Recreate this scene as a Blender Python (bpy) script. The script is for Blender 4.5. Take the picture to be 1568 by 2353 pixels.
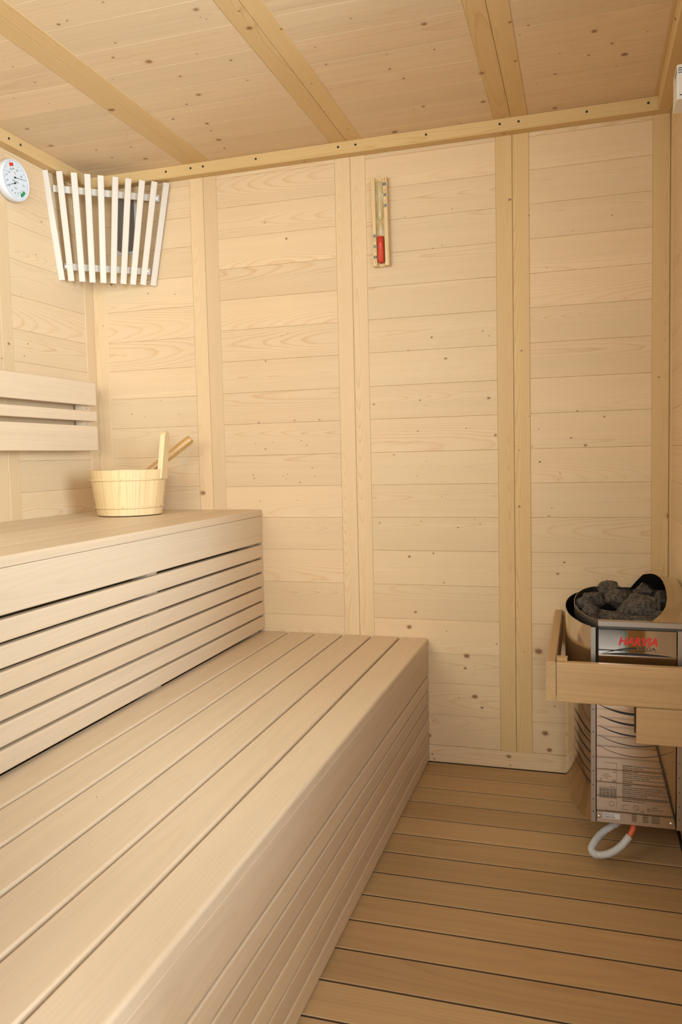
import bpy, math, random
from mathutils import Vector, Matrix, noise
for o in list(bpy.data.objects):
    bpy.data.objects.remove(o)
SC = bpy.context.scene
COL = SC.collection
RNG = random.Random(7)
V = Vector

# ------------------------------------------------------------------ camera
YAW, PITCH, ROLL = 0.29753, -0.06923, -0.022924
CAM = V((1.6990, -2.5362, 1.0146))
_R = V((math.cos(YAW), math.sin(YAW), 0)); _F = V((-math.sin(YAW), math.cos(YAW), 0)); _U = V((0, 0, 1))
_F2 = _F*math.cos(PITCH) + _U*math.sin(PITCH); _U2 = -_F*math.sin(PITCH) + _U*math.cos(PITCH)
_R3 = _R*math.cos(ROLL) + _U2*math.sin(ROLL); _U3 = -_R*math.sin(ROLL) + _U2*math.cos(ROLL)
cd = bpy.data.cameras.new('camera')
cd.sensor_fit = 'VERTICAL'; cd.sensor_height = 36; cd.sensor_width = 24
cd.lens = 1822.07/2353*36
cd.clip_start = 0.02
cam = bpy.data.objects.new('camera', cd); COL.objects.link(cam)
m3 = Matrix((_R3, _U3, -_F2)).transposed()
cam.matrix_world = Matrix.Translation(CAM) @ m3.to_4x4()
SC.camera = cam

# ------------------------------------------------------------------ light
SC.view_settings.view_transform = 'Standard'
SC.view_settings.look = 'None'
SC.view_settings.gamma = 1
SC.view_settings.use_curve_mapping = False
SC.view_settings.exposure = -0.1
w = bpy.data.worlds.new('daylight'); SC.world = w; w.use_nodes = True
bg = w.node_tree.nodes['Background']
bg.inputs[0].default_value = (0.90, 0.96, 1.0, 1); bg.inputs[1].default_value = 0.15

def area(name, loc, target, sx, sy, power, color):
    l = bpy.data.lights.new(name, 'AREA'); l.shape = 'RECTANGLE'; l.size = sx; l.size_y = sy
    l.energy = power; l.color = color
    o = bpy.data.objects.new(name, l); COL.objects.link(o); o.location = loc
    o.rotation_euler = (V(target)-V(loc)).to_track_quat('-Z', 'Y').to_euler()
    return o
# daylight of the room in front of the cabin: one window faces the fixed glass, one the doorway, one an added, unseen side window
area('daylight_window', (0.55, -2.75, 1.5), (0.7, -.3, 1.2), 1.0, 0.8, 31, (1.0, .97, .92))
area('added_side_window_light', (2.7, -2.2, 1.2), (0.2, -.6, 1.25), .9, 1.3, 140, (.90, 1.02, 1.26))  # added light for an invented window, brightens the left side
area('daylight_doorway', (2.2, -3.6, 1.4), (0.4, -.5, 1.1), 1.3, 1.3, 104, (1.0, .98, .97))

# room
W = 1.943; H = 2.017; ZT = 1.98; ZL = 0.4154; XL = 1.211; XU = 0.6355; ZU = 0.84
YF = -2.12          # inner face of the cabin front

# ------------------------------------------------------------------ materials
def nodes(m):
    m.use_nodes = True
    nt = m.node_tree
    for n in list(nt.nodes): nt.nodes.remove(n)
    return nt
class G:
    def __init__(s, nt): s.nt = nt
    def n(s, t, **k):
        x = s.nt.nodes.new(t)
        for a, b in k.items(): setattr(x, a, b)
        return x
    def link(s, a, b): s.nt.links.new(a, b)
    def val(s, sock, v):
        if hasattr(v, 'is_linked') or hasattr(v, 'links'): s.link(v, sock)
        else: sock.default_value = v
    def m(s, op, a, b=0.0, c=None, clamp=False):
        x = s.n('ShaderNodeMath', operation=op, use_clamp=clamp)
        s.val(x.inputs[0], a); s.val(x.inputs[1], b)
        if c is not None: s.val(x.inputs[2], c)
        return x.outputs[0]
    def comb(s, a, b, c):
        x = s.n('ShaderNodeCombineXYZ'); s.val(x.inputs[0], a); s.val(x.inputs[1], b); s.val(x.inputs[2], c); return x.outputs[0]
    def noise(s, vec, scale=1.0, detail=2.0, rough=.5):
        x = s.n('ShaderNodeTexNoise'); s.link(vec, x.inputs['Vector'])
        x.inputs['Scale'].default_value = scale; x.inputs['Detail'].default_value = detail; x.inputs['Roughness'].default_value = rough
        return x.outputs[0]
    def mr(s, v, a, b, c, d, smooth=False):
        x = s.n('ShaderNodeMapRange'); x.interpolation_type = 'SMOOTHSTEP' if smooth else 'LINEAR'
        s.val(x.inputs[0], v)
        for i, q in enumerate((a, b, c, d)): s.val(x.inputs[i+1], q)
        return x.outputs[0]
    def mix(s, f, a, b, blend='MIX'):
        x = s.n('ShaderNodeMix', data_type='RGBA', blend_type=blend)
        s.val(x.inputs[0], f); s.val(x.inputs[6], a); s.val(x.inputs[7], b); return x.outputs[2]

def wood(name, base, line, freq=260., contrast=.5, fiber=.05, tint=.12, streak=.06, rough=.5, pink=(1, .94, .92), pinkamt=.5, spec=.3, warp=.035):
    base = tuple(c*.83 for c in base); line = tuple(c*.83 for c in line)
    m = bpy.data.materials.new(name); g = G(nodes(m))
    wc = g.n('ShaderNodeAttribute', attribute_name='wc'); bd = g.n('ShaderNodeAttribute', attribute_name='bd')
    s = g.n('ShaderNodeSeparateXYZ'); g.link(wc.outputs['Vector'], s.inputs[0])
    r = g.n('ShaderNodeSeparateColor'); g.link(bd.outputs['Color'], r.inputs[0])
    r1, r2, r3 = r.outputs
    u = g.m('MULTIPLY_ADD', r1, 53., s.outputs[0]); v = s.outputs[1]; ww = s.outputs[2]
    off = g.m('MULTIPLY', r2, 91.)
    big = g.noise(g.comb(g.m('MULTIPLY', u, 1.6), g.m('MULTIPLY_ADD', v, 7., off), g.m('MULTIPLY', ww, 7.)), 1., 2.)
    slow = g.noise(g.comb(g.m('MULTIPLY', u, .9), off, 3.3), 1., 1.)
    fine = g.noise(g.comb(g.m('MULTIPLY', u, 14.), g.m('MULTIPLY_ADD', v, 60., off), g.m('MULTIPLY', ww, 60.)), 1., 2.)
    vv = g.m('ADD', g.m('ADD', v, g.m('MULTIPLY_ADD', r2, .10, -.10)), g.m('MULTIPLY_ADD', big, warp, -warp/2))
    fv = g.m('MULTIPLY_ADD', fine, .0022, -.0011)
    wd = g.m('ADD', g.m('ADD', ww, g.m('MULTIPLY', g.m('MULTIPLY', r3, r3), .12)), g.m('MULTIPLY_ADD', slow, .10, -.035))
    R = g.m('ADD', g.m('SQRT', g.m('ADD', g.m('MULTIPLY', vv, vv), g.m('MULTIPLY', wd, wd))), fv)
    fr = g.m('FRACT', g.m('MULTIPLY', R, freq))
    ring = g.n('ShaderNodeValToRGB'); g.link(fr, ring.inputs[0])
    e = ring.color_ramp.elements; e[0].position = 0.; e[0].color = (.25, .25, .25, 1); e[1].position = 1.; e[1].color = (.25, .25, .25, 1)
    for p, c in ((.12, 0.), (.6, .03), (.82, .45), (.93, 1.)):
        q = e.new(p); q.color = (c, c, c, 1)
    amp = g.mr(big, .35, .65, .35, 1.)
    fac = g.m('MULTIPLY', g.m('MULTIPLY', ring.outputs[0], amp), contrast, clamp=True)
    col = g.mix(fac, (*base, 1), (*line, 1))
    st = g.noise(g.comb(g.m('MULTIPLY', u, 1.1), g.m('MULTIPLY_ADD', v, 45., off), g.m('MULTIPLY', ww, 45.)), 1., 3.)
    fb = g.noise(g.comb(g.m('MULTIPLY', u, 12.), g.m('MULTIPLY_ADD', v, 900., off), g.m('MULTIPLY', ww, 900.)), 1., 1.)
    k = g.m('ADD', g.m('MULTIPLY_ADD', g.m('SUBTRACT', st, .5), streak*2, 1.), g.m('MULTIPLY', g.m('SUBTRACT', fb, .5), fiber*2))
    k = g.m('ADD', k, g.m('MULTIPLY', g.m('SUBTRACT', r2, .5), tint))
    col = g.mix(g.m('MULTIPLY', g.m('MULTIPLY', r3, st), pinkamt*1.6, clamp=True), col, g.mix(1., col, (*pink, 1), 'MULTIPLY'))
    hs = g.n('ShaderNodeVectorMath', operation='SCALE'); g.link(col, hs.inputs[0]); g.link(k, hs.inputs['Scale'])
    b = g.n('ShaderNodeBsdfPrincipled'); g.link(hs.outputs[0], b.inputs['Base Color'])
    b.inputs['Roughness'].default_value = rough; b.inputs['Specular IOR Level'].default_value = spec
    bp_ = g.n('ShaderNodeBump'); bp_.inputs['Strength'].default_value = .12; bp_.inputs['Distance'].default_value = .0006
    g.link(g.m('ADD', fb, g.m('MULTIPLY', ring.outputs[0], -.6)), bp_.inputs['Height']); g.link(bp_.outputs[0], b.inputs['Normal'])
    o = g.n('ShaderNodeOutputMaterial'); g.link(b.outputs[0], o.inputs[0])
    return m
def plain(name, color, rough=.5, metal=0., spec=.5, bump=0., bscale=200., mottle=0., mscale=40., trans=0., coat=0.):
    m = bpy.data.materials.new(name); g = G(nodes(m))
    b = g.n('ShaderNodeBsdfPrincipled')
    b.inputs['Roughness'].default_value = rough; b.inputs['Metallic'].default_value = metal
    b.inputs['Specular IOR Level'].default_value = spec; b.inputs['Coat Weight'].default_value = coat
    tc = g.n('ShaderNodeTexCoord')
    nz = g.noise(tc.outputs['Object'], mscale, 3.)
    k = g.mr(nz, .3, .7, 1-mottle, 1+mottle)
    sc = g.n('ShaderNodeVectorMath', operation='SCALE'); sc.inputs[0].default_value = color; g.link(k, sc.inputs['Scale'])
    g.link(sc.outputs[0], b.inputs['Base Color'])
    if bump:
        bb = g.n('ShaderNodeBump'); bb.inputs['Strength'].default_value = bump; bb.inputs['Distance'].default_value = .002
        g.link(g.noise(tc.outputs['Object'], bscale, 4., .7), bb.inputs['Height']); g.link(bb.outputs[0], b.inputs['Normal'])
    o = g.n('ShaderNodeOutputMaterial'); g.link(b.outputs[0], o.inputs[0])
    return m
def glass(name, tint, refl=.5):
    m = bpy.data.materials.new(name); g = G(nodes(m))
    t = g.n('ShaderNodeBsdfTransparent'); t.inputs[0].default_value = (*tint, 1)
    gl = g.n('ShaderNodeBsdfGlossy'); gl.inputs['Roughness'].default_value = .02
    f = g.n('ShaderNodeFresnel'); f.inputs[0].default_value = 1.45
    mx = g.n('ShaderNodeMixShader'); g.link(g.m('MULTIPLY', f.outputs[0], refl), mx.inputs[0]); g.link(t.outputs[0], mx.inputs[1]); g.link(gl.outputs[0], mx.inputs[2])
    o = g.n('ShaderNodeOutputMaterial'); g.link(mx.outputs[0], o.inputs[0])
    return m
def knotmat():
    m = bpy.data.materials.new('knot'); g = G(nodes(m))
    wc = g.n('ShaderNodeAttribute', attribute_name='wc'); bd = g.n('ShaderNodeAttribute', attribute_name='bd')
    s = g.n('ShaderNodeSeparateXYZ'); g.link(wc.outputs['Vector'], s.inputs[0])
    r = g.n('ShaderNodeSeparateColor'); g.link(bd.outputs['Color'], r.inputs[0])
    x, y = s.outputs[0], s.outputs[1]
    rad = g.m('SQRT', g.m('ADD', g.m('MULTIPLY', x, x), g.m('MULTIPLY', y, y)))
    nz = g.noise(g.comb(g.m('MULTIPLY', x, 1.3), g.m('MULTIPLY', y, 1.3), g.m('MULTIPLY', r.outputs[0], 60.)), 1., 3.)
    rad = g.m('ADD', rad, g.m('MULTIPLY_ADD', nz, .5, -.25))
    a = g.m('MULTIPLY', g.mr(rad, .30, .72, 1., 0., True), g.mr(r.outputs[2], 0., 1., .55, 1.))
    halo = g.m('MULTIPLY', g.mr(rad, .35, .98, .35, 0., True), .8)
    fr = g.m('SINE', g.m('MULTIPLY', rad, 26.))
    col = g.mix(g.mr(rad, .15, .6, 0., 1.), (.20, .085, .035, 1), (.52, .27, .10, 1))
    col = g.mix(g.m('MULTIPLY', g.mr(fr, -1, 1, 0, 1), .35), col, (.22, .11, .055, 1))
    b = g.n('ShaderNodeBsdfPrincipled'); g.link(col, b.inputs['Base Color']); b.inputs['Roughness'].default_value = .5
    t = g.n('ShaderNodeBsdfTransparent')
    mx = g.n('ShaderNodeMixShader'); g.link(g.m('MAXIMUM', a, halo), mx.inputs[0]); g.link(t.outputs[0], mx.inputs[1]); g.link(b.outputs[0], mx.inputs[2])
    o = g.n('ShaderNodeOutputMaterial'); g.link(mx.outputs[0], o.inputs[0])
    return m

SPRUCE = dict(base=(.80, .60, .375), line=(.55, .32, .13))
M = {}
M['spruce'] = wood('spruce_board', (.81, .605, .365), (.60, .31, .10), 300., .52, .05, .09, .07, pinkamt=.35)
M['spruce_ceiling'] = wood('spruce_ceiling_board', (.79, .595, .37), (.58, .34, .14), 210., .38, .05, .10, .12, pinkamt=.6)
M['stile'] = wood('spruce_stile', (.79, .58, .335), (.57, .32, .11), 330., .42, .06, .12, .05, warp=.02)
M['stile_ochre'] = wood('ochre_stile', (.73, .50, .235), (.52, .28, .08), 330., .48, .06, .10, .05, warp=.02)
M['cornice'] = wood('spruce_cornice', (.73, .50, .225), (.52, .29, .09), 240., .45, .06, .08, .08)
M['aspen'] = wood('aspen_plank', (.80, .625, .42), (.66, .45, .25), 120., .26, .04, .14, .09, rough=.42, pink=(1, .92, .85), pinkamt=.45, spec=.35)
M['aspen_floor'] = wood('floor_plank', (.61, .405, .20), (.38, .22, .085), 110., .35, .05, .24, .16, rough=.45, pink=(1, .90, .82), pinkamt=.6)
M['slat'] = wood('pale_lamp_slat', (.74, .65, .53), (.60, .48, .34), 200., .25, .05, .10, .05, rough=.5)
M['bucket'] = wood('pine_stave', (.84, .63, .33), (.64, .33, .07), 170., .62, .05, .16, .08, rough=.32, spec=.5)
M['ladle'] = wood('oiled_pine_bracket_shade', (.64, .38, .13), (.40, .20, .06), 260., .5, .06, .05, .1, rough=.3, spec=.5)  # ladle wood; also paints the shade on the rail's wall bracket
M['knot'] = knotmat()
M['groove_shade'] = plain('subfloor_groove_shade', (.06, .035, .018), .8)  # dark brown stands in for the shade inside the floor grooves
M['backing'] = plain('shaded_backing', (.20, .125, .06), .8)
M['dark'] = plain('black_gap', (.006, .006, .006), .7, spec=.1)
M['steel'] = plain('polished_steel', (.50, .44, .36), .035, 1., bump=.06, bscale=3.5)
M['steel_side'] = plain('brushed_steel', (.58, .53, .47), .10, 1.)
M['steel_brushed'] = plain('satin_steel', (.46, .42, .36), .32, 1.)
M['steel_dark'] = plain('dark_steel', (.10, .095, .088), .42, .8)  # even dark steel tone: basket, guard inside, rim gap, mount, rivets
M['screw'] = plain('dark_screw', (.035, .045, .045), .4, .6)
M['zinc'] = plain('zinc_screw', (.75, .77, .80), .25, 1.)
M['white'] = plain('white_plastic', (.62, .63, .645), .35)
M['dial'] = plain('dial_paper', (.62, .67, .69), .5)
M['grey'] = plain('grey_print', (.16, .16, .17), .6)
M['black'] = plain('black_print', (.012, .012, .014), .5)
M['red'] = plain('red_enamel', (.60, .035, .018), .45)
M['logo_red'] = plain('logo_red', (.62, .02, .02), .4)
M['green'] = plain('green_enamel', (.01, .25, .07), .45)
M['sand'] = plain('red_sand', (.66, .055, .018), .6, mottle=.1, mscale=900)
M['tube'] = glass('timer_glass', (.97, .985, .98), .4)
M['pane'] = glass('pane_glass', (.93, .97, .96), .8)
M['pane_edge'] = plain('green_glass_edge', (.02, .42, .34), .15)
M['rock'] = plain('dark_stone', (.080, .064, .049), .75, bump=1., bscale=110, mottle=.6, mscale=140, spec=.35)
M['conduit'] = plain('grey_conduit', (.55, .55, .53), .5)
M['orange'] = plain('orange_sleeve', (.72, .13, .04), .5)
M['lamp_glass'] = plain('grey_lamp_cover', (.20, .19, .175), .35)
M['label'] = plain('sticker', (.62, .60, .57), .5)
M['sensor'] = plain('sensor_plastic', (.80, .79, .74), .4)
M['steel_ink'] = plain('dark_ink', (.10, .075, .05), .5)
M['patio'] = plain('grey_screed', (.42, .42, .42), .7, mottle=.08, mscale=4)
M['string'] = plain('grey_string', (.45, .42, .38), .8)

# ------------------------------------------------------------------ mesh helper
class MB:
    def __init__(s):
        s.v = []; s.f = []; s.mi = []; s.sm = []; s.wc = []; s.bd = []
    def add(s, verts, faces, wc=None, bd=None, mi=0, smooth=False):
        n = len(s.v); bd = bd or (RNG.random(), RNG.random(), RNG.random())
        s.v += [tuple(p) for p in verts]
        for k, f in enumerate(faces):
            s.f.append([i+n for i in f]); s.mi.append(mi); s.sm.append(smooth)
            s.wc.append([(wc[i] if wc else tuple(verts[i])) for i in f]); s.bd.append([bd]*len(f))
        return s
    def build(s, name, mats, parent=None, loc=None):
        me = bpy.data.meshes.new(name)
        if parent is not None:
            q = parent
            while q.parent: q = q.parent
            off = V(q.location)
        else: off = V(loc) if loc else V((0, 0, 0))
        me.from_pydata([tuple(V(p)-off) for p in s.v], [], s.f)
        mats = mats if isinstance(mats, (list, tuple)) else [mats]
        for m in mats: me.materials.append(M[m])
        me.polygons.foreach_set('material_index', s.mi); me.polygons.foreach_set('use_smooth', s.sm)
        a = me.attributes.new('wc', 'FLOAT_VECTOR', 'CORNER'); a.data.foreach_set('vector', [c for f in s.wc for p in f for c in p])
        b = me.attributes.new('bd', 'FLOAT_COLOR', 'CORNER'); b.data.foreach_set('color', [c for f in s.bd for p in f for c in (*p, 1.)])
        me.update()
        o = bpy.data.objects.new(name, me); COL.objects.link(o)
        if parent is not None: o.parent = parent
        else: o.location = off
        return o
def tag(o, label=None, cat=None, group=None, kind=None):
    if label: o['label'] = label
    if cat: o['category'] = cat
    if group: o['group'] = group
    if kind: o['kind'] = kind
    return o
def thing(name, loc, label, cat, group=None):
    o = bpy.data.objects.new(name, None); COL.objects.link(o); o.location = loc; o.empty_display_size = .05
    return tag(o, label, cat, group)

def prism(mb, prof, o, a, b, n, L, mi=0, bd=None, smooth=False, closed=True, cap=True, wo=(0, 0, 0)):
    """extrude the 2-D profile (b, n coordinates) along a; wc = (along, b, n)"""
    o, a, b, n = V(o), V(a), V(b), V(n); k = len(prof)
    vs = []; wc = []
    for t in (0, L):
        for (p, q) in prof:
            vs.append(o+a*t+b*p+n*q); wc.append((t+wo[0], p+wo[1], q+wo[2]))
    fs = []
    flip = a.dot(b.cross(n)) < 0
    for i in range(k if closed else k-1):
        j = (i+1) % k
        fs.append((i, j, k+j, k+i))
    if closed and cap:
        fs.append(tuple(range(k-1, -1, -1))); fs.append(tuple(range(k, 2*k)))
    if flip: fs = [tuple(reversed(f)) for f in fs]
    mb.add(vs, fs, wc, bd, mi, smooth)
def rrect(Wd, T, r, seg=2, back=True):
    """rounded rectangle: b in 0..Wd, n in -T..0 (0 is the visible face)"""
    p = []
    def arc(cx, cy, a0):
        for i in range(seg+1):
            t = a0+math.pi/2*i/seg; p.append((cx+r*math.cos(t), cy+r*math.sin(t)))
    arc(Wd-r, -r, 0); arc(r, -r, math.pi/2)
    if back: arc(r, -T+r, math.pi); arc(Wd-r, -T+r, 1.5*math.pi)
    else: p += [(0, -T), (Wd, -T)]
    return p
def plank(mb, o, a, b, n, L, Wd, T, r=.0012, seg=1, mi=0, bd=None, back=False):
    prism(mb, rrect(Wd, T, r, seg, back), o, a, b, n, L, mi, bd)
def box(mb, lo, hi, mi=0, bd=None, r=0.):
    lo, hi = V(lo), V(hi); d = hi-lo
    if r: 
        prism(mb, rrect(d.x, d.y, r, 2, True), (lo.x, hi.y, lo.z), (0, 0, 1), (1, 0, 0), (0, 1, 0), d.z, mi, bd); return
    prism(mb, [(0, 0), (d.x, 0), (d.x, d.y), (0, d.y)], lo, (0, 0, 1), (1, 0, 0), (0, 1, 0), d.z, mi, bd)
def frame(t):
    t = V(t).normalized(); u = V((0, 0, 1)) if abs(t.z) < .9 else V((1, 0, 0))
    x = t.cross(u).normalized(); return x, x.cross(t).normalized()
def tube(mb, pts, rad, seg=12, mi=0, smooth=True, cap=True, ell=None, bd=None):
    pts = [V(p) for p in pts]; n = len(pts); vs = []; wc = []; L = 0
    x = None
    for i, p in enumerate(pts):
        t = (pts[min(i+1, n-1)]-pts[max(i-1, 0)]).normalized()
        if x is None: x, y = frame(t)
        else:
            x = (x-t*x.dot(t)).normalized(); y = t.cross(x)
        if i: L += (p-pts[i-1]).length
        r = rad[i] if isinstance(rad, (list, tuple)) else rad
        for k in range(seg):
            a = 2*math.pi*k/seg
            e = ell(a) if ell else 1.
            vs.append(p+(x*math.cos(a)+y*math.sin(a))*r*e); wc.append((L, r*e*math.cos(a), r*e*math.sin(a)))
    fs = []
    for i in range(n-1):
        for k in range(seg):
            j = (k+1) % seg
            fs.append((i*seg+k, i*seg+j, (i+1)*seg+j, (i+1)*seg+k))
    bd = bd or (RNG.random(), RNG.random(), RNG.random())
    mb.add(vs, fs, wc, bd, mi, smooth)
    if cap:
        mb.add(vs[:seg], [tuple(range(seg-1, -1, -1))], wc[:seg], bd, mi, False)
        mb.add(vs[-seg:], [tuple(range(seg))], wc[-seg:], bd, mi, False)
def disc(mb, c, n, r, h, seg=20, mi=0, r2=None):
    """short cylinder standing on c along n"""
    c, n = V(c), V(n).normalized(); tube(mb, [c, c+n*h], [r, r if r2 is None else r2], seg, mi, False)
def smoothpath(pts, k=6):
    pts = [V(p) for p in pts]; out = []
    for i in range(len(pts)-1):
        p0 = pts[max(i-1, 0)]; p1 = pts[i]; p2 = pts[i+1]; p3 = pts[min(i+2, len(pts)-1)]
        for j in range(k):
            t = j/k
            out.append(.5*((2*p1)+(p2-p0)*t+(2*p0-5*p1+4*p2-p3)*t*t+(3*p1-p0-3*p2+p3)*t**3))
    out.append(pts[-1]); return out
def text_mb(body, size, o, right, up, mi=0, shear=0., bold=0., depth=.0003, align='LEFT'):
    cu = bpy.data.curves.new('t', 'FONT'); cu.body = body; cu.size = size; cu.shear = shear; cu.offset = bold; cu.extrude = depth
    cu.align_x = align; cu.resolution_u = 3
    ob = bpy.data.objects.new('t', cu); COL.objects.link(ob)
    dg = bpy.context.evaluated_depsgraph_get()
    me = bpy.data.meshes.new_from_object(ob.evaluated_get(dg))
    o, r, u = V(o), V(right), V(up); n = r.cross(u)
    vs = [o+r*v.co.x+u*v.co.y+n*v.co.z for v in me.vertices]; fs = [tuple(p.vertices) for p in me.polygons]
    bpy.data.objects.remove(ob); bpy.data.curves.remove(cu); bpy.data.meshes.remove(me)
    return vs, fs
def add_text(mb, *a, mi=0, **k):
    vs, fs = text_mb(*a, **k)
    if vs: mb.add(vs, fs, None, None, mi)
def knots(mb, lst, pos, right, up, n, mi, stretch=1.35, scale=1.0):
    for (x, y, s) in lst:
        c = V(pos(x, y))+V(n)*.0006; r = max(s, .0014)*(1.25 if s < .0055 else 1.6)*scale
        dk = RNG.random(); vs = [c]; wc = [(0, 0, 0)]
        for k in range(16):
            a = 2*math.pi*k/16
            vs.append(c+V(right)*math.cos(a)*r*stretch+V(up)*math.sin(a)*r); wc.append((math.cos(a), math.sin(a), 0))
        mb.add(vs, [(0, 1+k, 1+(k+1) % 16) for k in range(16)], wc, (RNG.random(), dk, 1. if s < .006 else RNG.random()), mi)
CEIL_KNOTS=[(0.324, -0.788, 0.003), (0.321, -0.7, 0.0036), (0.208, -0.644, 0.0024), (0.277, -0.585, 0.0024), (0.271, -0.544, 0.002), (0.108, -0.462, 0.0062), (0.093, -0.331, 0.0076), (0.204, -0.252, 0.0044), (0.215, -0.179, 0.0045), (0.312, -0.133, 0.0068), (0.321, -0.235, 0.0044), (0.362, -0.321, 0.0021), (0.553, -0.915, 0.0047), (0.581, -0.922, 0.0035), (0.699, -0.958, 0.003), (0.585, -0.744, 0.0047), (0.657, -0.696, 0.0082), (0.521, -0.647, 0.0023), (0.694, -0.601, 0.0045), (0.788, -0.69, 0.0025), (0.871, -0.765, 0.0016), (0.915, -0.748, 0.0016), (0.871, -0.835, 0.0019), (0.88, -0.824, 0.0023), (0.876, -0.866, 0.0061), (0.853, -0.633, 0.0043), (0.85, -0.522, 0.0036), (0.69, -0.49, 0.0066), (0.631, -0.449, 0.0048), (0.817, -0.41, 0.0019), (0.549, -0.375, 0.0051), (0.626, -0.312, 0.0056), (0.615, -0.262, 0.0042), (0.607, -0.191, 0.0076), (0.593, -0.121, 0.005), (0.544, -0.252, 0.0021), (0.416, -0.49, 0.0088), (0.629, -0.802, 0.0033), (0.963, -0.828, 0.0035), (0.957, -0.756, 0.0072), (0.925, -0.678, 0.0021), (1.192, -0.717, 0.003), (1.346, -0.636, 0.0057), (1.073, -0.623, 0.0032), (1.072, -0.532, 0.0039), (1.23, -0.529, 0.0024), (1.348, -0.514, 0.0037), (1.22, -0.454, 0.0044), (1.243, -0.391, 0.0045), (1.26, -0.204, 0.0054), (1.229, -0.196, 0.0027), (1.14, -0.057, 0.0082), (1.103, -0.097, 0.0017), (1.286, -0.155, 0.0022), (1.345, -0.052, 0.0029), (1.444, -0.349, 0.0065), (1.537, -0.577, 0.0048), (1.534, -0.386, 0.0053), (1.428, -0.175, 0.0059), (1.003, -0.448, 0.0025), (0.982, -0.27, 0.0027), (1.011, -0.128, 0.0035), (1.025, -0.727, 0.0044), (1.725, -0.468, 0.0062), (1.801, -0.325, 0.0077), (1.714, -0.354, 0.0039), (1.644, -0.388, 0.0027), (1.629, -0.278, 0.0046), (1.621, -0.061, 0.0057), (1.555, -0.512, 0.0026), (1.577, -0.549, 0.0036), (1.768, -0.394, 0.0048), (1.676, -0.445, 0.0021), (1.783, -0.27, 0.0028), (1.759, -0.235, 0.0023), (1.764, -0.044, 0.0025), (1.579, -0.241, 0.0024), (1.848, -0.426, 0.0026)]
BACK_KNOTS=[(0.226, 1.608, 0.0024), (0.331, 1.597, 0.0023), (0.037, 1.507, 0.0024), (0.141, 1.186, 0.0024), (0.193, 1.174, 0.0018), (0.332, 1.179, 0.0018), (0.26, 1.229, 0.0018), (0.677, 1.805, 0.0022), (0.753, 1.745, 0.0044), (0.666, 1.346, 0.0028), (0.748, 1.434, 0.0017), (0.413, 0.899, 0.0082), (0.656, 1.048, 0.0029), (0.806, 1.057, 0.0022), (0.682, 1.07, 0.0017), (0.787, 1.073, 0.0023), (0.62, 1.068, 0.0017), (0.824, 0.981, 0.0022), (0.607, 0.959, 0.0023), (0.611, 0.948, 0.0023), (0.719, 0.954, 0.0017), (0.733, 0.961, 0.0017), (0.729, 0.944, 0.0017), (0.779, 0.932, 0.0023), (0.832, 0.951, 0.0017), (0.63, 0.869, 0.0023), (0.767, 0.87, 0.0017), (0.765, 1.142, 0.0028), (0.854, 1.141, 0.0028), (0.634, 1.139, 0.0029), (1.043, 1.184, 0.0033), (1.214, 1.174, 0.0016), (1.196, 1.191, 0.0016), (1.415, 1.188, 0.0052), (1.187, 1.092, 0.0027), (1.344, 1.096, 0.0021), (1.435, 1.072, 0.0047), (1.107, 1.018, 0.0027), (1.214, 0.994, 0.0016), (1.181, 0.948, 0.0016), (1.263, 0.879, 0.0016), (1.055, 0.795, 0.0028), (1.194, 0.8, 0.0022), (1.314, 0.78, 0.0027), (1.384, 0.794, 0.0021), (1.367, 0.807, 0.0016), (1.153, 0.684, 0.0044), (1.233, 0.696, 0.0032), (1.266, 0.6, 0.0027), (1.17, 0.5, 0.0049), (1.148, 0.45, 0.0066), (1.272, 0.441, 0.0022), (1.433, 0.407, 0.0027), (1.337, 0.363, 0.0076), (1.331, 0.322, 0.0054), (1.362, 0.33, 0.0016), (1.362, 0.301, 0.0016), (1.361, 0.23, 0.007), (1.384, 0.195, 0.0049), (1.31, 0.223, 0.0022), (1.225, 0.138, 0.0022), (1.209, 0.089, 0.0066), (1.219, 0.027, 0.0039), (1.225, 0.011, 0.0033), (1.468, 0.041, 0.0064), (1.473, 0.012, 0.0027), (1.293, 0.031, 0.0016), (1.539, 1.127, 0.0021), (1.548, 1.033, 0.0021), (1.508, 1.022, 0.0021), (1.496, 1.036, 0.0016), (1.537, 0.588, 0.0016), (1.518, 0.385, 0.0021), (1.497, 0.49, 0.0016), (1.567, 1.087, 0.0021), (1.57, 0.985, 0.0026), (1.63, 0.949, 0.0021), (1.664, 1.057, 0.0025), (1.605, 0.843, 0.0021), (1.597, 0.817, 0.0026), (1.642, 0.673, 0.0041), (1.622, 0.637, 0.0041), (1.563, 0.389, 0.0105), (1.611, 0.216, 0.0031), (1.582, 0.126, 0.0084), (1.595, 0.073, 0.0069), (1.507, 0.847, 0.0042), (1.308, 1.781, 0.0019), (1.157, 1.772, 0.0019), (1.275, 1.672, 0.0019), (1.244, 1.666, 0.0019), (1.237, 1.388, 0.0039), (1.399, 1.397, 0.0025), (1.418, 1.381, 0.0019), (1.281, 1.319, 0.0045), (1.16, 1.353, 0.002), (1.196, 1.191, 0.0026), (1.781, 1.71, 0.0024), (1.669, 1.676, 0.0018), (1.593, 1.575, 0.0018), (1.542, 1.735, 0.0025), (1.517, 1.329, 0.0031), (1.948, 1.311, 0.003), (1.956, 1.147, 0.003), (1.682, 1.138, 0.0031), (1.913, 1.228, 0.003), (1.76, 1.118, 0.003), (1.705, 1.033, 0.0049), (1.663, 1.057, 0.0025), (1.57, 0.986, 0.0025), (1.485, 1.788, 0.0049), (1.946, 0.818, 0.0104), (0.078, 1.651, 0.0047), (0.324, 2.008, 0.0002)]
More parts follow.
